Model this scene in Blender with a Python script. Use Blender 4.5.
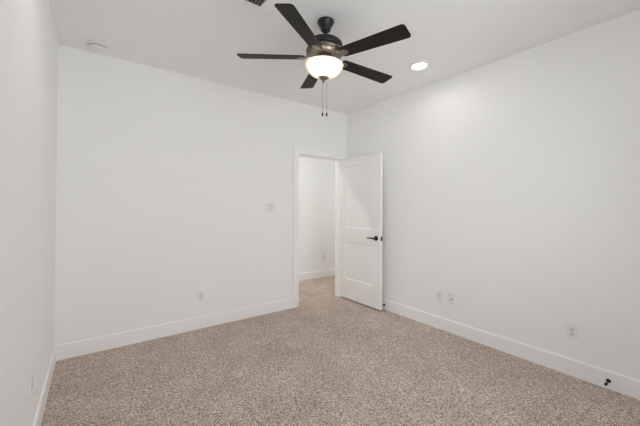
import bpy, bmesh, math
from mathutils import Vector, Matrix

for o in list(bpy.data.objects):
    bpy.data.objects.remove(o)
SC = bpy.context.scene
COL = SC.collection

# ------------------------------------------------------------------ camera
cam_d = bpy.data.cameras.new('camera')
cam = bpy.data.objects.new('camera', cam_d)
COL.objects.link(cam)
cam_d.sensor_width = 36.0
cam_d.lens = 307.086 / 640 * 36.0
cam_d.shift_y = (204.05 - 213.0) / 640.0
cam_d.clip_start = 0.02
r_ = Vector((0.80372813, -0.59497901, 0.00459037))
u_ = Vector((-0.00942579, -0.0050181, 0.99994298))
f_ = Vector((0.59492206, 0.80372557, 0.00964134))
M = Matrix((r_, u_, -f_)).transposed().to_4x4()
M.translation = (0.2548, -3.4941, 1.336)
cam.matrix_world = M
SC.camera = cam

# ------------------------------------------------------------------ exposure, sky, lamp levels
SC.view_settings.view_transform = 'Standard'
SC.view_settings.look = 'None'
SC.view_settings.gamma = 1.0
SC.view_settings.use_curve_mapping = False
SC.view_settings.exposure = 0.0
SC.cycles.max_bounces = 16
SC.cycles.diffuse_bounces = 14
SKY = 6.2            # overcast sky outside the added windows
LED_ROOM = 58.0      # recessed light
LED_HALL = 250.0      # recessed light of the hall
FAN_BULB = 0.27        # watts of each bulb in the fan's bowl
w = bpy.data.worlds.new('sky')
SC.world = w
w.use_nodes = True
w.node_tree.nodes['Background'].inputs[0].default_value = (0.925, 0.975, 1.03, 1)
w.node_tree.nodes['Background'].inputs[1].default_value = SKY

# room dimensions
W, H, YR = 3.3446, 2.743, -4.20      # width, height, rear wall plane
WT = 0.115                           # wall thickness
HY = 1.202                           # far wall of the hall
X0, X1, DH = 2.484, 3.220, 2.044     # door opening
BB, BT = 0.131, 0.014                # baseboard height, thickness
LY0, LY1 = -3.10, -2.46              # window added in the left wall for daylight, out of the picture
WX0, WX1, WZ0, WZ1 = 0.75, 2.55, 0.7, 2.35


# ------------------------------------------------------------------ materials
def mat(name, col, rough=0.5, metal=0.0, spec=0.5, bump=None, var=None):
    m = bpy.data.materials.new(name)
    m.use_nodes = True
    nt = m.node_tree
    b = nt.nodes['Principled BSDF']
    b.inputs['Base Color'].default_value = (*col, 1)
    b.inputs['Roughness'].default_value = rough
    b.inputs['Metallic'].default_value = metal
    b.inputs['Specular IOR Level'].default_value = spec
    if bump or var:
        tc = nt.nodes.new('ShaderNodeTexCoord')
    if bump:
        n = nt.nodes.new('ShaderNodeTexNoise')
        n.inputs['Scale'].default_value = bump[0]
        n.inputs['Detail'].default_value = 3
        nt.links.new(tc.outputs['Object'], n.inputs['Vector'])
        bp = nt.nodes.new('ShaderNodeBump')
        bp.inputs['Strength'].default_value = bump[1]
        bp.inputs['Distance'].default_value = bump[2]
        nt.links.new(n.outputs['Fac'], bp.inputs['Height'])
        nt.links.new(bp.outputs[0], b.inputs['Normal'])
    if var:
        n = nt.nodes.new('ShaderNodeTexNoise')
        n.inputs['Scale'].default_value = var[0]
        nt.links.new(tc.outputs['Object'], n.inputs['Vector'])
        rp = nt.nodes.new('ShaderNodeValToRGB')
        rp.color_ramp.elements[0].color = (*[c * (1 - var[1]) for c in col], 1)
        rp.color_ramp.elements[1].color = (*[min(1, c * (1 + var[1])) for c in col], 1)
        nt.links.new(n.outputs['Fac'], rp.inputs[0])
        nt.links.new(rp.outputs[0], b.inputs['Base Color'])
    return m


def carpet_mat():
    m = bpy.data.materials.new('carpet')
    m.use_nodes = True
    nt = m.node_tree
    N, L = nt.nodes, nt.links
    b = N['Principled BSDF']
    b.inputs['Roughness'].default_value = 1.0
    b.inputs['Specular IOR Level'].default_value = 0.05
    b.inputs['Sheen Weight'].default_value = 0.15
    tc = N.new('ShaderNodeTexCoord')
    # tufts: one random tone per cell, over clumps of a coarser tone
    v = N.new('ShaderNodeTexVoronoi')
    v.inputs['Scale'].default_value = 148
    L.new(tc.outputs['Object'], v.inputs['Vector'])
    sep = N.new('ShaderNodeSeparateColor')
    L.new(v.outputs['Color'], sep.inputs[0])
    wn = N.new('ShaderNodeTexNoise')
    wn.inputs['Scale'].default_value = 75
    wn.inputs['Detail'].default_value = 2
    L.new(tc.outputs['Object'], wn.inputs['Vector'])
    wr = N.new('ShaderNodeMapRange')
    wr.inputs[1].default_value = 0.30
    wr.inputs[2].default_value = 0.70
    L.new(wn.outputs['Fac'], wr.inputs[0])
    mixf = N.new('ShaderNodeMix')
    mixf.inputs[0].default_value = 0.36
    L.new(sep.outputs[0], mixf.inputs[2])
    L.new(wr.outputs[0], mixf.inputs[3])
    rp = N.new('ShaderNodeValToRGB')
    cr = rp.color_ramp
    cr.interpolation = 'LINEAR'
    cr.elements[0].position = 0.10
    cr.elements[0].color = (0.12, 0.088, 0.071, 1)
    cr.elements[1].position = 0.90
    cr.elements[1].color = (0.90, 0.775, 0.685, 1)
    for p, c in ((0.28, (0.315, 0.243, 0.198)), (0.5, (0.515, 0.413, 0.345)), (0.75, (0.68, 0.560, 0.480))):
        e = cr.elements.new(p)
        e.color = (*c, 1)
    L.new(mixf.outputs[0], rp.inputs[0])
    # the lie of the pile: broad faint patches
    bn = N.new('ShaderNodeTexNoise')
    bn.inputs['Scale'].default_value = 2.6
    bn.inputs['Detail'].default_value = 6
    bn.inputs['Roughness'].default_value = 0.62
    L.new(tc.outputs['Object'], bn.inputs['Vector'])
    mr = N.new('ShaderNodeMapRange')
    mr.inputs[1].default_value = 0.3
    mr.inputs[2].default_value = 0.7
    mr.inputs[3].default_value = 0.92
    mr.inputs[4].default_value = 1.20
    L.new(bn.outputs['Fac'], mr.inputs[0])
    mx = N.new('ShaderNodeVectorMath')
    mx.operation = 'SCALE'
    L.new(rp.outputs[0], mx.inputs[0])
    L.new(mr.outputs[0], mx.inputs['Scale'])
    L.new(mx.outputs[0], b.inputs['Base Color'])
    # pile relief
    v2 = N.new('ShaderNodeTexVoronoi')
    v2.inputs['Scale'].default_value = 148
    L.new(tc.outputs['Object'], v2.inputs['Vector'])
    bp = N.new('ShaderNodeBump')
    bp.invert = True
    bp.inputs['Strength'].default_value = 0.6
    bp.inputs['Distance'].default_value = 0.008
    L.new(v2.outputs['Distance'], bp.inputs['Height'])
    L.new(bp.outputs[0], b.inputs['Normal'])
    return m


def emit(name, col, s):
    m = bpy.data.materials.new(name)
    m.use_nodes = True
    nt = m.node_tree
    nt.nodes.remove(nt.nodes['Principled BSDF'])
    e = nt.nodes.new('ShaderNodeEmission')
    e.inputs[0].default_value = (*col, 1)
    e.inputs[1].default_value = s
    nt.links.new(e.outputs[0], nt.nodes['Material Output'].inputs[0])
    return m


def bowl_mat():
    m = bpy.data.materials.new('frosted_glass')
    m.use_nodes = True
    nt = m.node_tree
    b = nt.nodes['Principled BSDF']
    b.inputs['Base Color'].default_value = (0.90, 0.87, 0.80, 1)
    b.inputs['Roughness'].default_value = 0.25
    t = nt.nodes.new('ShaderNodeBsdfTranslucent')
    t.inputs[0].default_value = (0.98, 0.94, 0.86, 1)
    mx = nt.nodes.new('ShaderNodeMixShader')
    mx.inputs[0].default_value = 0.6
    nt.links.new(b.outputs[0], mx.inputs[1])
    nt.links.new(t.outputs[0], mx.inputs[2])
    nt.links.new(mx.outputs[0], nt.nodes['Material Output'].inputs[0])
    return m


def pane_mat():
    m = bpy.data.materials.new('window_glass')
    m.use_nodes = True
    nt = m.node_tree
    nt.nodes.remove(nt.nodes['Principled BSDF'])
    t = nt.nodes.new('ShaderNodeBsdfTransparent')
    g = nt.nodes.new('ShaderNodeBsdfGlossy')
    g.inputs['Roughness'].default_value = 0.02
    fr = nt.nodes.new('ShaderNodeFresnel')
    mx = nt.nodes.new('ShaderNodeMixShader')
    nt.links.new(fr.outputs[0], mx.inputs[0])
    nt.links.new(t.outputs[0], mx.inputs[1])
    nt.links.new(g.outputs[0], mx.inputs[2])
    nt.links.new(mx.outputs[0], nt.nodes['Material Output'].inputs[0])
    return m


WALL = mat('wall_paint', (0.886, 0.886, 0.876), 0.8, spec=0.2, bump=(140, 0.08, 0.002))
CEIL = mat('ceiling_paint', (0.886, 0.886, 0.876), 0.9, spec=0.15, bump=(120, 0.08, 0.002))
TRIM = mat('trim_paint', (0.905, 0.907, 0.90), 0.4, bump=(60, 0.02, 0.001))
DOORM = mat('door_paint', (0.885, 0.884, 0.872), 0.4, bump=(60, 0.02, 0.001))
CARPET = carpet_mat()
PLATE = mat('white_plastic', (0.83, 0.83, 0.82), 0.35, bump=(90, 0.02, 0.0005))
SLOT = mat('dark_slot', (0.12, 0.12, 0.12), 0.6, bump=(90, 0.05, 0.0005))
SHADOWGAP = mat('grey_and_gap_shade', (0.16, 0.16, 0.16), 0.7, bump=(90, 0.05, 0.0005))  # grey of screws and jack; in the gaps it paints the shade
RECEPT = mat('receptacle_plastic', (0.74, 0.74, 0.73), 0.4, bump=(90, 0.02, 0.0005))
BLACK = mat('matte_black_metal', (0.006, 0.0055, 0.005), 0.5, spec=0.3, bump=(200, 0.05, 0.0005))
BRONZE = mat('dark_bronze', (0.022, 0.020, 0.019), 0.42, metal=0.3, bump=(200, 0.05, 0.0005))
BRONZE_LT = mat('brushed_lit_bronze', (0.21, 0.175, 0.145), 0.36, metal=0.8, bump=(200, 0.05, 0.0005))  # lighter tone also paints bowl light onto motor band and blade irons
BLADE = mat('espresso_wood', (0.014, 0.011, 0.009), 0.50, spec=0.18, bump=(80, 0.06, 0.001), var=(30, 0.2))
FROST = bowl_mat()
DUCT_SHADE = mat('duct_shade', (0.035, 0.028, 0.026), 0.9, bump=(50, 0.05, 0.001))  # shade inside the duct, put into the colour of a flat plate
VENTM = mat('vent_enamel', (0.90, 0.89, 0.88), 0.5, bump=(90, 0.02, 0.0005))
LED = emit('led_lens', (1.0, 0.955, 0.895), LED_ROOM)
LEDH = emit('led_lens_hall', (1.0, 0.965, 0.91), LED_HALL)


# ------------------------------------------------------------------ helpers
def box(bm, x0, x1, y0, y1, z0, z1, mi=0, bevel=0.0, seg=2):
    vs = [bm.verts.new((x, y, z)) for x in (x0, x1) for y in (y0, y1) for z in (z0, z1)]
    fs = []
    for idx in ((0, 1, 3, 2), (4, 6, 7, 5), (0, 4, 5, 1), (2, 3, 7, 6), (0, 2, 6, 4), (1, 5, 7, 3)):
        f = bm.faces.new([vs[i] for i in idx])
        f.material_index = mi
        fs.append(f)
    if bevel:
        es = list({e for f in fs for e in f.edges})
        r = bmesh.ops.bevel(bm, geom=es, offset=bevel, segments=seg, affect='EDGES', profile=0.5)
        for f in r['faces']:
            f.material_index = mi
    return fs


def lathe(bm, prof, n=48, mi=0, mtx=None, close=True):
    rings = []
    for r, z in prof:
        if r < 1e-6:
            rings.append([bm.verts.new((0, 0, z))])
        else:
            rings.append([bm.verts.new((r * math.cos(2 * math.pi * k / n), r * math.sin(2 * math.pi * k / n), z)) for k in range(n)])
    for a, b in zip(rings, rings[1:]):
        for k in range(n):
            k2 = (k + 1) % n
            if len(a) == 1 and len(b) == 1:
                continue
            if len(a) == 1:
                f = bm.faces.new((a[0], b[k], b[k2]))
            elif len(b) == 1:
                f = bm.faces.new((a[k], b[0], a[k2]))
            else:
                f = bm.faces.new((a[k], b[k], b[k2], a[k2]))
            f.material_index = mi
            f.smooth = True
    vs = [v for rg in rings for v in rg]
    if mtx is not None:
        bmesh.ops.transform(bm, matrix=mtx, verts=vs)
    return vs


def tube(bm, pts, rad, n=10, mi=0):
    """Round bar along the points; rad is a number or one radius per point."""
    pts = [Vector(p) for p in pts]
    rads = rad if isinstance(rad, (list, tuple)) else [rad] * len(pts)
    rings = []
    up = None
    for i, p in enumerate(pts):
        d = (pts[min(i + 1, len(pts) - 1)] - pts[max(i - 1, 0)]).normalized()
        if up is None:
            up = Vector((0, 0, 1)) if abs(d.z) < 0.9 else Vector((1, 0, 0))
        s = d.cross(up).normalized()
        up = s.cross(d).normalized()
        rings.append([bm.verts.new(p + (s * math.cos(2 * math.pi * k / n) + up * math.sin(2 * math.pi * k / n)) * rads[i]) for k in range(n)])
    for a, b in zip(rings, rings[1:]):
        for k in range(n):
            f = bm.faces.new((a[k], a[(k + 1) % n], b[(k + 1) % n], b[k]))
            f.smooth = True
            f.material_index = mi
    for rg, rev in ((rings[0], True), (rings[-1], False)):
        f = bm.faces.new(list(reversed(rg)) if rev else rg)
        f.material_index = mi


def obj(name, bm, mats, parent=None, mtx=None):
    bmesh.ops.recalc_face_normals(bm, faces=bm.faces[:])
    me = bpy.data.meshes.new(name)
    bm.to_mesh(me)
    bm.free()
    for m in (mats if isinstance(mats, (list, tuple)) else [mats]):
        me.materials.append(m)
    o = bpy.data.objects.new(name, me)
    COL.objects.link(o)
    if parent is not None:
        o.parent = parent
    if mtx is not None:
        o.matrix_local = mtx
    return o


def tag(o, label, cat=None, group=None, kind=None):
    o['label'] = label
    if cat:
        o['category'] = cat
    if group:
        o['group'] = group
    if kind:
        o['kind'] = kind
    return o


def thing(name, label, cat, loc=(0, 0, 0), rotz=0.0, group=None, kind=None):
    o = bpy.data.objects.new(name, None)
    o.empty_display_size = 0.1
    COL.objects.link(o)
    o.location = loc
    o.rotation_euler = (0, 0, rotz)
    return tag(o, label, cat, group, kind)


def struct(name, boxes, m, label, cat, bevel=0.0):
    bm = bmesh.new()
    for b in boxes:
        box(bm, *b, bevel=bevel)
    return tag(obj(name, bm, m), label, cat, kind='structure')


def profile_run(name, a, b, nrm, label):
    """Baseboard between floor points a and b, standing out along nrm, its top edge eased."""
    a, b, nrm = Vector((*a, 0)), Vector((*b, 0)), Vector((*nrm, 0))
    prof = [(0, 0), (BT, 0), (BT, BB - 0.006), (BT - 0.002, BB - 0.002), (BT - 0.006, BB), (0, BB)]
    bm = bmesh.new()
    ra = [bm.verts.new(a + nrm * d + Vector((0, 0, z))) for d, z in prof]
    rb = [bm.verts.new(b + nrm * d + Vector((0, 0, z))) for d, z in prof]
    n = len(prof)
    for i in range(n):
        bm.faces.new((ra[i], ra[(i + 1) % n], rb[(i + 1) % n], rb[i]))
    bm.faces.new(ra)
    bm.faces.new(rb)
    return tag(obj(name, bm, TRIM), label, 'baseboard', kind='structure')


# ------------------------------------------------------------------ the shell
HX0, HX1 = -0.1, 5.4
HY0, HY1 = (WT + HY) / 2 - 0.15, (WT + HY) / 2 + 0.15   # unseen openings added for daylight at both ends of the hall
struct('floor', [(-0.1, HX1, YR - 0.15, HY + 0.1, -0.08, 0.0)], CARPET,
       'beige speckled cut pile carpet over the whole floor', 'floor')
struct('ceiling', [(-0.1, HX1, YR - 0.15, HY + 0.1, H, H + 0.1)], CEIL,
       'flat white painted ceiling', 'ceiling')
struct('wall_left', [(-0.1, 0, LY1, 0, 0, H), (-0.1, 0, YR - 0.15, LY0, 0, H), (-0.1, 0, LY0, LY1, 0, WZ0), (-0.1, 0, LY0, LY1, WZ1, H)], WALL, 'plain white wall along the left edge', 'wall')
struct('wall_right', [(W, W + 0.115, YR - 0.15, 0, 0, H)], WALL, 'plain white wall on the right beside the open door', 'wall')
struct('wall_back', [(HX0, X0 - 0.02, 0, WT, 0, H), (X1 + 0.02, HX1, 0, WT, 0, H), (X0 - 0.02, X1 + 0.02, 0, WT, DH + 0.02, H)], WALL,
       'plain white wall with the doorway at its right end', 'wall')
struct('wall_hall', [(HX0, HX1, HY, HY + 0.1, 0, H)], WALL, 'bright white hall wall seen through the doorway', 'wall')
struct('wall_hall_left', [(HX0, HX0 + 0.1, WT, HY, 0, 0.95), (HX0, HX0 + 0.1, WT, HY, 2.25, H), (HX0, HX0 + 0.1, WT, HY0, 0.95, 2.25), (HX0, HX0 + 0.1, HY1, HY, 0.95, 2.25)], WALL, 'white end wall of the hall on the left, with a tall opening added for daylight', 'wall')
struct('wall_hall_right', [(HX1 - 0.1, HX1, WT, HY, 0, 0.95), (HX1 - 0.1, HX1, WT, HY, 2.25, H), (HX1 - 0.1, HX1, WT, HY0, 0.95, 2.25), (HX1 - 0.1, HX1, HY1, HY, 0.95, 2.25)], WALL, 'white end wall of the hall on the right, with a tall opening added for daylight', 'wall')
struct('wall_rear', [(0, WX0, YR - 0.15, YR, 0, H), (WX1, W, YR - 0.15, YR, 0, H),
                     (WX0, WX1, YR - 0.15, YR, 0, WZ0), (WX0, WX1, YR - 0.15, YR, WZ1, H)], WALL,
       'white wall with the added window, behind the viewpoint', 'wall')

# window added in the rear wall to let in daylight: frame, meeting rail, pane
bm = bmesh.new()
fw = 0.05
for b in ((WX0, WX1, YR - 0.12, YR - 0.06, WZ0, WZ0 + fw), (WX0, WX1, YR - 0.12, YR - 0.06, WZ1 - fw, WZ1),
          (WX0, WX0 + fw, YR - 0.12, YR - 0.06, WZ0 + fw, WZ1 - fw), (WX1 - fw, WX1, YR - 0.12, YR - 0.06, WZ0 + fw, WZ1 - fw),
          ((WX0 + WX1) / 2 - 0.025, (WX0 + WX1) / 2 + 0.025, YR - 0.11, YR - 0.07, WZ0 + fw, WZ1 - fw)):
    box(bm, *b)
win = tag(obj('added_window_1', bm, TRIM), 'white framed window added for daylight behind the viewpoint', 'window', kind='structure')
bm = bmesh.new()
box(bm, WX0 + fw, WX1 - fw, YR - 0.093, YR - 0.089, WZ0 + fw, WZ1 - fw)
obj('pane', bm, pane_mat(), win)

bm = bmesh.new()
for b in ((-0.09, -0.03, LY0, LY1, WZ0, WZ0 + fw), (-0.09, -0.03, LY0, LY1, WZ1 - fw, WZ1),
          (-0.09, -0.03, LY0, LY0 + fw, WZ0 + fw, WZ1 - fw), (-0.09, -0.03, LY1 - fw, LY1, WZ0 + fw, WZ1 - fw)):
    box(bm, *b)
win2 = tag(obj('added_window_2', bm, TRIM), 'white framed window added for daylight in the left wall, out of the picture', 'window', kind='structure')
bm = bmesh.new()
box(bm, -0.063, -0.059, LY0 + fw, LY1 - fw, WZ0 + fw, WZ1 - fw)
obj('pane', bm, bpy.data.materials['window_glass'], win2)


def portal(loc, aim, sx, sy):
    pd = bpy.data.lights.new('sky_portal', 'AREA')
    pd.shape = 'RECTANGLE'
    pd.size, pd.size_y = sx, sy
    pd.cycles.is_portal = True
    po = bpy.data.objects.new('sky_portal', pd)
    po.location = loc
    po.rotation_euler = Vector(aim).to_track_quat('-Z', 'Y').to_euler()
    COL.objects.link(po)


portal(((WX0 + WX1) / 2, YR - 0.14, (WZ0 + WZ1) / 2), (0, 1, 0), WX1 - WX0, WZ1 - WZ0)
portal((-0.09, (LY0 + LY1) / 2, (WZ0 + WZ1) / 2), (1, 0, 0), LY1 - LY0, WZ1 - WZ0)
portal((HX1 - 0.02, (WT + HY) / 2, 1.6), (-1, 0, 0), HY1 - HY0, 1.3)
portal((HX0 + 0.02, (WT + HY) / 2, 1.6), (1, 0, 0), HY1 - HY0, 1.3)

# door frame: jambs with their stop, flat casing on the room side and on the hall side
CW, CT = 0.088, 0.018
fr = thing('trim_1', 'flat white casing and jambs around the doorway', 'door frame', (0, 0, 0), kind='structure')
bm = bmesh.new()
box(bm, X0 - 0.02, X0, 0, WT, 0, DH)
box(bm, X1, X1 + 0.02, 0, WT, 0, DH)
box(bm, X0 - 0.02, X1 + 0.02, 0, WT, DH, DH + 0.02)
obj('jamb', bm, TRIM, fr)
bm = bmesh.new()
box(bm, X0, X0 + 0.011, 0.045, 0.080, 0, DH - 0.011)
box(bm, X1 - 0.011, X1, 0.045, 0.080, 0, DH - 0.011)
box(bm, X0, X1, 0.045, 0.080, DH - 0.011, DH)
obj('door_stop_strip', bm, TRIM, fr)
rv = 0.005
for yA, yB in ((-CT, 0.0), (WT, WT + CT)):
    bm = bmesh.new()
    box(bm, X0 - rv - CW, X0 - rv, yA, yB, 0, DH + rv, bevel=0.0015)
    obj('casing_leg', bm, TRIM, fr)
    bm = bmesh.new()
    box(bm, X1 + rv, X1 + rv + CW, yA, yB, 0, DH + rv, bevel=0.0015)
    obj('casing_leg', bm, TRIM, fr)
    bm = bmesh.new()
    box(bm, X0 - rv - CW, X1 + rv + CW, yA, yB, DH + rv, DH + rv + CW, bevel=0.0015)
    obj('casing_head', bm, TRIM, fr)

profile_run('baseboard_left', (0, YR), (0, 0), (1, 0), 'white baseboard along the left wall')
profile_run('baseboard_back', (BT, 0), (X0 - rv - CW, 0), (0, -1), 'white baseboard along the wall left of the doorway')
profile_run('baseboard_right', (W, YR), (W, -CT), (-1, 0), 'white baseboard along the right wall')
profile_run('baseboard_hall', (HX0 + 0.1, HY), (HX1 - 0.1, HY), (0, -1), 'white baseboard in the hall beyond the doorway')
profile_run('baseboard_rear', (BT, YR), (W - BT, YR), (0, 1), 'white baseboard under the added rear window')


# ------------------------------------------------------------------ the open door
def door():
    TH = 0.035
    yh, yf, z0, z1 = -0.030, -0.797, 0.021, 2.040       # hinge edge, free edge
    root = thing('door_1', 'white two panel door standing open against the right wall', 'door',
                 (X1 - 0.004, yh, z0), kind='structure')
    Wd, Hd = yh - yf, z1 - z0
    st = 0.086
    ys = [0, -st, -(Wd - 0.150), -Wd]
    ys = [0, -0.084, -0.626, -Wd]
    zs = [0, 0.281, 0.817, 1.020, 1.900, Hd]
    bm = bmesh.new()
    dep, slope = 0.010, 0.012

    def face(x, sgn):
        grid = {}
        for i, y in enumerate(ys):
            for k, z in enumerate(zs):
                grid[i, k] = bm.verts.new((x, y, z))
        for i in range(3):
            for k in range(5):
                q = [grid[i, k], grid[i + 1, k], grid[i + 1, k + 1], grid[i, k + 1]]
                if i == 1 and k in (1, 3):
                    yA, yB, zA, zB = ys[i], ys[i + 1], zs[k], zs[k + 1]
                    inn = [bm.verts.new((x + sgn * dep, yy, zz)) for yy, zz in
                           ((yA - slope, zA + slope), (yB + slope, zA + slope), (yB + slope, zB - slope), (yA - slope, zB - slope))]
                    for j in range(4):
                        bm.faces.new((q[j], q[(j + 1) % 4], inn[(j + 1) % 4], inn[j]))
                    bm.faces.new(inn)
                else:
                    bm.faces.new(q)
        return grid
    g0, g1 = face(0.0, 1), face(TH, -1)
    for k in range(5):
        for i in (0, 3):
            bm.faces.new((g0[i, k], g0[i, k + 1], g1[i, k + 1], g1[i, k]))
    for i in range(3):
        for k in (0, 5):
            bm.faces.new((g0[i, k], g0[i + 1, k], g1[i + 1, k], g1[i, k]))
    obj('door_slab', bm, DOORM, root)
    # lever sets on both faces: rosette, neck, curved lever
    yk, zk = -0.722 - yh, 0.932 - z0
    for sgn, x in ((-1, 0.0), (1, TH)):
        mt = Matrix.Translation((x, yk, zk)) @ Matrix.Rotation(math.radians(90) * sgn, 4, 'Y')
        bm = bmesh.new()
        lathe(bm, [(0, 0), (0.0325, 0.0), (0.0325, 0.006), (0.029, 0.011), (0.016, 0.013), (0.0125, 0.016), (0.0115, 0.046), (0.013, 0.052), (0.009, 0.060), (0, 0.061)], 32, mtx=mt)
        h = obj('handle', bm, BLACK, root)
        h['label'] = 'black lever handle'
        bm = bmesh.new()
        xo = x + sgn * 0.050
        pts = [(xo, yk - 0.004, zk), (xo, yk + 0.025, zk + 0.002), (xo + sgn * 0.002, yk + 0.055, zk + 0.003), (xo + sgn * 0.001, yk + 0.085, zk + 0.001), (xo - sgn * 0.005, yk + 0.112, zk - 0.002), (xo - sgn * 0.010, yk + 0.124, zk - 0.003)]
        tube(bm, pts, [0.0115, 0.0105, 0.009, 0.008, 0.0075, 0.006], 12)
        obj('lever', bm, BLACK, h)
    bm = bmesh.new()
    box(bm, 0.005, 0.030, -Wd - 0.0016, -Wd + 0.002, zk - 0.029, zk + 0.029, bevel=0.0007)
    box(bm, 0.011, 0.024, -Wd - 0.010, -Wd - 0.001, zk - 0.009, zk + 0.009, bevel=0.001)
    p = obj('latch_plate', bm, BLACK, root)
    p['label'] = 'black latch plate in the door edge'


door()


# ------------------------------------------------------------------ door stops on the right baseboard
def door_stop(y, z, label, L=0.084):
    root = thing('door_stop', label, 'door stop', (W - BT, y, z), group='black door stops on the right baseboard')
    rot = Matrix.Rotation(-math.pi / 2, 4, 'Y')          # local z -> world -x
    bm = bmesh.new()
    lathe(bm, [(0, 0), (0.0145, 0), (0.0145, 0.003), (0.012, 0.008), (0.0065, 0.012), (0.0052, 0.016), (0.0050, L - 0.016), (0, L - 0.016)], 24, mtx=rot)
    obj('stop_rod', bm, BLACK, root)
    bm = bmesh.new()
    lathe(bm, [(0, L - 0.020), (0.0085, L - 0.020), (0.0095, L - 0.016), (0.0095, L - 0.004), (0.007, L), (0, L)], 24, mtx=rot)
    obj('rubber_tip', bm, BLACK, root)


door_stop(-2.932, 0.062, 'black door stop on the baseboard near the right edge, below an outlet')
door_stop(-0.762, 0.062, 'black door stop on the baseboard just behind the open door', L=0.0785)


# ------------------------------------------------------------------ outlets, cable plate, switch
def plate_mesh(wd, ht):
    bm = bmesh.new()
    box(bm, -wd / 2, wd / 2, -0.0075, 0, -ht / 2, ht / 2, bevel=0.002, seg=3)
    return bm


OUT_MESH = {}


def outlet(loc, rotz, label, coax=False):
    root = thing('wall_outlet', label, 'outlet', loc, rotz, group='white outlets along the walls')
    if not OUT_MESH:
        OUT_MESH['plate'] = obj('cover_plate', plate_mesh(0.078, 0.122), PLATE, None)
        bm = bmesh.new()
        # receptacle face: a rounded block with two slots and an earth hole
        n = 24
        prof = []
        for k in range(n):
            a = 2 * math.pi * k / n
            prof.append((0.0175 * math.cos(a), max(-0.0125, min(0.0125, 0.0175 * math.sin(a)))))
        va = [bm.verts.new((x, -0.004, z)) for x, z in prof]
        vb = [bm.verts.new((x * 0.96, -0.0098, z * 0.96)) for x, z in prof]
        for k in range(n):
            bm.faces.new((va[k], va[(k + 1) % n], vb[(k + 1) % n], vb[k]))
        bm.faces.new(vb)
        for sx, hh in ((-0.0065, 0.0045), (0.0065, 0.0036)):
            box(bm, sx - 0.0012, sx + 0.0012, -0.0101, -0.0085, 0.003 - hh, 0.003 + hh, mi=1)
        vs = lathe(bm, [(0, 0.0101), (0.0026, 0.0101), (0.0026, 0.0085)], 12, mi=1, mtx=Matrix.Translation((0, 0, -0.007)) @ Matrix.Rotation(math.pi / 2, 4, 'X'))
        OUT_MESH['receptacle'] = obj('receptacle', bm, [RECEPT, SLOT], None)
        bm = bmesh.new()
        lathe(bm, [(0, 0.0090), (0.0028, 0.0087), (0.003, 0.0070)], 12, mtx=Matrix.Rotation(math.pi / 2, 4, 'X'))
        OUT_MESH['screw'] = obj('screw', bm, SHADOWGAP, None)
        bm = bmesh.new()
        rx = Matrix.Rotation(math.pi / 2, 4, 'X')
        lathe(bm, [(0, 0.0095), (0.0085, 0.0095), (0.0085, 0.005)], 6, mtx=rx)
        lathe(bm, [(0, 0.016), (0.0048, 0.016), (0.0048, 0.006)], 16, mtx=rx)
        OUT_MESH['jack'] = obj('cable_jack', bm, SHADOWGAP, None)
        for o in OUT_MESH.values():
            COL.objects.unlink(o)

    def put(key, z=0.0):
        c = OUT_MESH[key].copy()
        c.parent = root
        c.location = (0, 0, z)
        COL.objects.link(c)
    put('plate')
    if coax:
        put('jack')
        put('screw', 0.042)
        put('screw', -0.042)
    else:
        put('receptacle', 0.0195)
        put('receptacle', -0.0195)
        put('screw')
    return root


outlet((1.216, 0, 0.351), 0, 'white outlet on the wall left of the doorway, low above the baseboard')
outlet((W, -1.547, 0.358), -math.pi / 2, 'white outlet on the right wall, nearest the open door of the side by side pair')
outlet((W, -2.716, 0.352), -math.pi / 2, 'white outlet alone on the right wall, up and left of the door stop')
outlet((0, -1.290, 0.405), math.pi / 2, 'white outlet seen edge on, low on the left wall')
outlet((3.832, HY, 0.370), 0, 'small white outlet on the hall wall, seen through the doorway')
cp = outlet((W, -1.690, 0.358), -math.pi / 2, 'white cable plate on the right wall, the right one of the pair', coax=True)
cp.name = 'cable_plate'
cp['category'] = 'wall plate'
del cp['group']

sw = thing('light_switch', 'white double light switch on the wall left of the doorway', 'light switch', (2.064, 0, 1.327))
obj('cover_plate', plate_mesh(0.128, 0.124), PLATE, sw)
for sx in (-0.023, 0.023):
    bm = bmesh.new()
    box(bm, sx - 0.0185, sx + 0.0185, -0.0079, -0.005, -0.0355, 0.0355)
    obj('rocker_gap_shade', bm, SHADOWGAP, sw)  # grey box stands in for the shade around the rocker
    bm = bmesh.new()
    z = 0.0335
    pr = [(-0.0055, -z), (-0.0135, -z), (-0.0095, 0.0), (-0.0083, z), (-0.0055, z)]
    ra = [bm.verts.new((sx - 0.0165, y, zz)) for y, zz in pr]
    rb = [bm.verts.new((sx + 0.0165, y, zz)) for y, zz in pr]
    for i in range(5):
        bm.faces.new((ra[i], ra[(i + 1) % 5], rb[(i + 1) % 5], rb[i]))
    bm.faces.new(ra)
    bm.faces.new(rb)
    obj('rocker', bm, PLATE, sw)

# ------------------------------------------------------------------ smoke detector
sd = thing('smoke_detector', 'round white smoke detector on the ceiling near the left corner', 'smoke detector', (0.276, -0.178, H))
bm = bmesh.new()
lathe(bm, [(0, 0), (0.074, 0), (0.074, -0.011), (0.070, -0.014), (0.064, -0.014)], 48)
obj('mounting_base', bm, PLATE, sd)
bm = bmesh.new()
lathe(bm, [(0.058, -0.012), (0.058, -0.022)], 48)
obj('sensor_gap', bm, SHADOWGAP, sd)
bm = bmesh.new()
lathe(bm, [(0.060, -0.0205), (0.067, -0.021), (0.068, -0.026), (0.062, -0.036), (0.048, -0.042), (0.0, -0.044)], 48)
obj('cover', bm, PLATE, sd)
bm = bmesh.new()
lathe(bm, [(0, -0.046), (0.009, -0.0455), (0.010, -0.041)], 20, mtx=Matrix.Translation((0.022, -0.012, 0)))
obj('test_button', bm, PLATE, sd)

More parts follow.
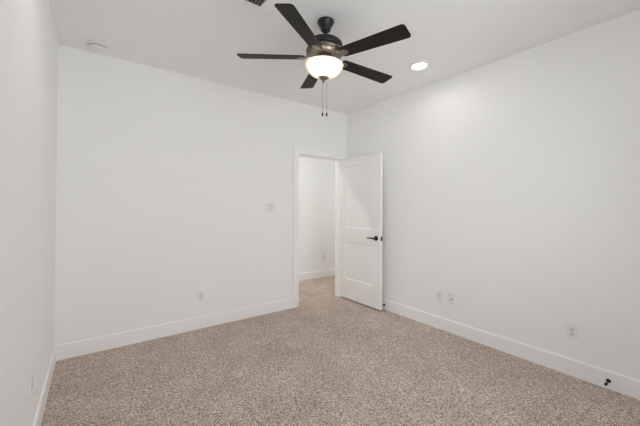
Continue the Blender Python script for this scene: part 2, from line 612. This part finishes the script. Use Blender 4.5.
# ------------------------------------------------------------------ ceiling air vent: frame, louvers, dark plate standing in for the unlit duct
vx0, vx1, vy0, vy1 = 0.885, 1.187, -1.83, -1.522       # opening
vb = 0.052
vn = thing('ceiling_vent', 'white ceiling air vent with louvers over a dark plate, left of the fan', 'vent', ((vx0 + vx1) / 2, (vy0 + vy1) / 2, H))
a, b = (vx1 - vx0) / 2, (vy1 - vy0) / 2
bm = bmesh.new()
o4 = [(-a - vb, -b - vb), (a + vb, -b - vb), (a + vb, b + vb), (-a - vb, b + vb)]
m4 = [(-a - vb + 0.008, -b - vb + 0.008), (a + vb - 0.008, -b - vb + 0.008), (a + vb - 0.008, b + vb - 0.008), (-a - vb + 0.008, b + vb - 0.008)]
i4 = [(-a, -b), (a, -b), (a, b), (-a, b)]
R_ = [[bm.verts.new((x, y, z)) for x, y in q] for q, z in ((o4, 0.0), (o4, -0.003), (m4, -0.008), (i4, -0.013), (i4, -0.001))]
for p, q in zip(R_, R_[1:]):
    for k in range(4):
        bm.faces.new((p[k], p[(k + 1) % 4], q[(k + 1) % 4], q[k]))
obj('vent_frame', bm, VENTM, vn)
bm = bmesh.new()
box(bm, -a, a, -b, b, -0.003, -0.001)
obj('duct_shade_plate', bm, DUCT_SHADE, vn)
nl = 14
pitch = 2 * a / nl
louver = None
for k in range(nl):
    x = -a + (k + 0.5) * pitch
    if louver is None:
        bm = bmesh.new()
        dx = 0.0030
        q = [(-dx, -0.0120), (-dx + 0.0014, -0.0124), (dx + 0.0014, -0.0042), (dx, -0.0038)]
        ra = [bm.verts.new((xx, -b, zz)) for xx, zz in q]
        rb = [bm.verts.new((xx, b, zz)) for xx, zz in q]
        for i in range(4):
            bm.faces.new((ra[i], ra[(i + 1) % 4], rb[(i + 1) % 4], rb[i]))
        bm.faces.new(ra)
        bm.faces.new(rb)
        louver = obj('louver', bm, VENTM, vn)
        c = louver
    else:
        c = louver.copy()
        c.parent = vn
        COL.objects.link(c)
    c.location = (x, 0, 0)
for x, y in ((-0.055, b + 0.030), (0.055, -b - 0.030)):
    bm = bmesh.new()
    lathe(bm, [(0, -0.0125), (0.004, -0.012), (0.0045, -0.006)], 12, mtx=Matrix.Translation((x, y, 0)))
    obj('screw', bm, SHADOWGAP, vn)


# ------------------------------------------------------------------ recessed lights
def downlight(x, y, label, lens):
    root = thing('recessed_light', label, 'ceiling light', (x, y, H), group='round recessed ceiling lights')
    bm = bmesh.new()
    lathe(bm, [(0.061, -0.002), (0.066, -0.006), (0.074, -0.013), (0.080, -0.014), (0.100, -0.004), (0.102, 0)], 56)
    obj('trim_ring', bm, PLATE, root)
    bm = bmesh.new()
    lathe(bm, [(0.0, -0.0035), (0.0600, -0.0035)], 40)
    obj('lens', bm, lens, root)
    return root


downlight(2.844, -1.642, 'lit round recessed light in the ceiling, right of the fan', LED)
downlight(0.50, -1.632, 'round recessed light added in the ceiling near the left wall, out of the picture', LED)  # extra lamp, unseen, added to light the room from the left
downlight(2.35, 0.68, 'lit round recessed light in the ceiling of the hall', LEDH)


# ------------------------------------------------------------------ ceiling fan
FX, FY = 1.645, -1.682
fan = thing('ceiling_fan', 'dark bronze five blade ceiling fan with a lit glass bowl', 'ceiling fan', (FX, FY, H))
# everything under the ball joint hangs a little off plumb
nz = Vector((0.0257, -0.0416, 1.0)).normalized()
e1 = Vector((0, 1, 0)).cross(nz).normalized()
e2 = nz.cross(e1)
PZ = 2.66
T = Matrix((e1, e2, nz)).transposed().to_4x4()
piv = Vector((0, 0, PZ - H))


def hang(zw):
    """Matrix of the tilted axis; local z = 0 sits at height zw measured along the axis."""
    m = T.copy()
    m.translation = piv - nz * (PZ - zw)
    return m


HZ = hang(2.0)      # local z is then (height - 2.0)


def L(prof):
    return [(r, z - 2.0) for r, z in prof]


bm = bmesh.new()
lathe(bm, [(0, 0), (0.063, 0), (0.064, -0.009), (0.060, -0.016), (0.053, -0.031), (0.046, -0.043), (0.041, -0.051), (0.037, -0.054), (0.039, -0.058), (0.038, -0.069), (0.034, -0.074), (0.017, -0.076)], 48, mtx=Matrix.Translation((0.017, 0.027, 0)))
obj('canopy', bm, BRONZE, fan)
bm = bmesh.new()
lathe(bm, L([(0, 2.67), (0.0125, 2.67), (0.0125, 2.612), (0.020, 2.610), (0.020, 2.578), (0, 2.578)]), 24)
obj('downrod', bm, BRONZE, fan, HZ)
bm = bmesh.new()
lathe(bm, L([(0.0, 2.582), (0.040, 2.582), (0.090, 2.578), (0.113, 2.571), (0.125, 2.561), (0.130, 2.549), (0.131, 2.526), (0.128, 2.520), (0.118, 2.519)]), 56)
mh = obj('motor_housing', bm, BRONZE, fan, HZ)
bm = bmesh.new()
lathe(bm, L([(0.119, 2.520), (0.119, 2.514), (0.124, 2.511), (0.136, 2.506), (0.142, 2.499), (0.142, 2.490), (0.133, 2.481), (0.110, 2.474), (0.09, 2.470), (0.0, 2.470)]), 56)
obj('motor_band', bm, BRONZE_LT, fan, HZ)  # lighter bronze puts the bowl's reflected light into the colour
bm = bmesh.new()
lathe(bm, L([(0.0, 2.471), (0.055, 2.471), (0.055, 2.436), (0.060, 2.432), (0.060, 2.424), (0.0, 2.424)]), 40)
obj('switch_housing', bm, BRONZE_LT, fan, HZ)
# glass bowl, open at the top, with wall thickness
outer = [(0.141, 2.403), (0.1435, 2.399), (0.1425, 2.394), (0.138, 2.384), (0.128, 2.362), (0.112, 2.340), (0.090, 2.322), (0.062, 2.310), (0.030, 2.303), (0.008, 2.302)]
inner = [(0.008, 2.306), (0.029, 2.307), (0.060, 2.314), (0.087, 2.326), (0.108, 2.343), (0.124, 2.364), (0.134, 2.385), (0.137, 2.395), (0.137, 2.403), (0.141, 2.403)]
bm = bmesh.new()
lathe(bm, L(outer), 64)
bowl = obj('glass_bowl', bm, FROST, fan, HZ)
bowl['label'] = 'lit frosted glass bowl'
# three arms from the switch housing to the rim, and the centre rod carrying the finial
bm = bmesh.new()
tube(bm, [(0, 0, 0.43), (0, 0, 0.30)], 0.005, 12)
obj('centre_rod', bm, BRONZE, fan, HZ)
bm = bmesh.new()
lathe(bm, L([(0, 2.309), (0.037, 2.310), (0.037, 2.304), (0.032, 2.297), (0.020, 2.289), (0.011, 2.283), (0.008, 2.277), (0.0085, 2.272), (0.006, 2.266), (0.0, 2.262)]), 32)
obj('finial', bm, BRONZE_LT, fan, HZ)

# blades: one blade and its iron, copied around
RB, PH, ZB = 0.6515, -0.1895, 2.4515 + 0.0
bm = bmesh.new()
cp_, sp_ = math.cos(PH), math.sin(PH)
out = []
w0, w1, rr0, rr1 = 0.050, 0.0625, 0.150, RB + 0.004
nseg = 5
crn = 0.022
out.append((rr0, -w0 + 0.012))
out.append((rr0 + 0.014, -w0))
for k in range(nseg + 1):
    an = -math.pi / 2 + k * math.pi / 2 / nseg
    out.append((rr1 - crn + crn * math.cos(an), -w1 + crn + crn * math.sin(an)))
for k in range(nseg + 1):
    an = k * math.pi / 2 / nseg
    out.append((rr1 - crn + crn * math.cos(an), w1 - crn + crn * math.sin(an)))
out.append((rr0 + 0.014, w0))
out.append((rr0, w0 - 0.012))
th = 0.0055
top = [bm.verts.new((r, t * cp_ - th / 2 * sp_, t * sp_ + th / 2 * cp_)) for r, t in out]
bot = [bm.verts.new((r, t * cp_ + th / 2 * sp_, t * sp_ - th / 2 * cp_)) for r, t in out]
n = len(out)
for k in range(n):
    bm.faces.new((top[k], top[(k + 1) % n], bot[(k + 1) % n], bot[k]))
bm.faces.new(top)
bm.faces.new(list(reversed(bot)))
blade0 = obj('blade', bm, BLADE, fan)
# iron: an arm from the motor's underside, flaring to a plate under the blade root
bm = bmesh.new()
sec = [(0.070, 0.024, 0.024, 0), (0.105, 0.024, 0.021, 0), (0.135, 0.020, 0.012, 0.4), (0.150, 0.022, -0.0045, 1), (0.168, 0.028, -0.0050, 1), (0.186, 0.028, -0.0050, 1), (0.200, 0.020, -0.0050, 1), (0.208, 0.008, -0.0050, 1)]
rings = []
for r, hw, z, tw in sec:
    c_, s_ = math.cos(PH * tw), math.sin(PH * tw)
    rings.append([bm.verts.new((r, t * c_ - dz * s_, z + t * s_ + dz * c_)) for t, dz in ((-hw, -0.002), (hw, -0.002), (hw, 0.002), (-hw, 0.002))])
for p, q in zip(rings, rings[1:]):
    for k in range(4):
        bm.faces.new((p[k], p[(k + 1) % 4], q[(k + 1) % 4], q[k]))
bm.faces.new(rings[0])
bm.faces.new(rings[-1])
iron0 = obj('blade_iron', bm, BRONZE_LT, blade0)  # lighter metal stands in for the bowl's reflection on the blade root
iron0['label'] = 'bronze blade iron, lightened for the glow of the bowl'
for k in range(5):
    bl = blade0 if k == 0 else blade0.copy()
    if k:
        COL.objects.link(bl)
        bl.parent = fan
        ir = iron0.copy()
        COL.objects.link(ir)
        ir.parent = bl
    bl.matrix_local = hang(ZB) @ Matrix.Rotation(3.7011 + k * 2 * math.pi / 5, 4, 'Z')

# pull chains with fobs; they hang plumb on the far side of the bowl
back = Vector((0.8, 0.6, 0)).cross(Vector((0, 0, 1)))   # (0.6,-0.8,0)
away = Vector((0.595, 0.804, 0))
right = Vector((0.804, -0.595, 0))
base = piv - nz * (PZ - 2.44)
for s, zb in ((-0.013, 2.088), (0.021, 2.088)):
    bm = bmesh.new()
    p0 = base + away * 0.050 + right * s
    p1 = base + away * 0.152 + right * s
    zt = p1.z
    pts = [p0, p1 + Vector((0, 0, 0.003)), p1 + away * 0.003]
    tube(bm, pts, 0.0022, 8)
    pc = p1 + away * 0.003
    nb = 46
    zl = zb - H
    tube(bm, [pc, (pc.x, pc.y, zl)], 0.0011, 6)
    for q in range(nb):
        zz = pc.z + (zl - pc.z) * q / nb
        bmesh.ops.create_icosphere(bm, subdivisions=1, radius=0.0019, matrix=Matrix.Translation((pc.x, pc.y, zz)))
    ch = obj('pull_chain', bm, BRONZE_LT, fan)
    bm = bmesh.new()
    lathe(bm, [(0, 0.003), (0.003, 0.002), (0.0058, -0.006), (0.0065, -0.020), (0.0055, -0.026), (0, -0.028)], 16, mtx=Matrix.Translation((pc.x, pc.y, zl)))
    obj('fob', bm, BLACK, ch)

# the two bulbs inside the bowl
for s in (-1, 1):
    ld = bpy.data.lights.new('bulb', 'POINT')
    ld.energy = FAN_BULB
    ld.color = (1.0, 0.92, 0.80)
    ld.shadow_soft_size = 0.022
    lo = bpy.data.objects.new('bulb', ld)
    COL.objects.link(lo)
    lo.parent = fan
    lo.location = piv - nz * (PZ - 2.368) + right * (0.040 * s) - away * 0.050
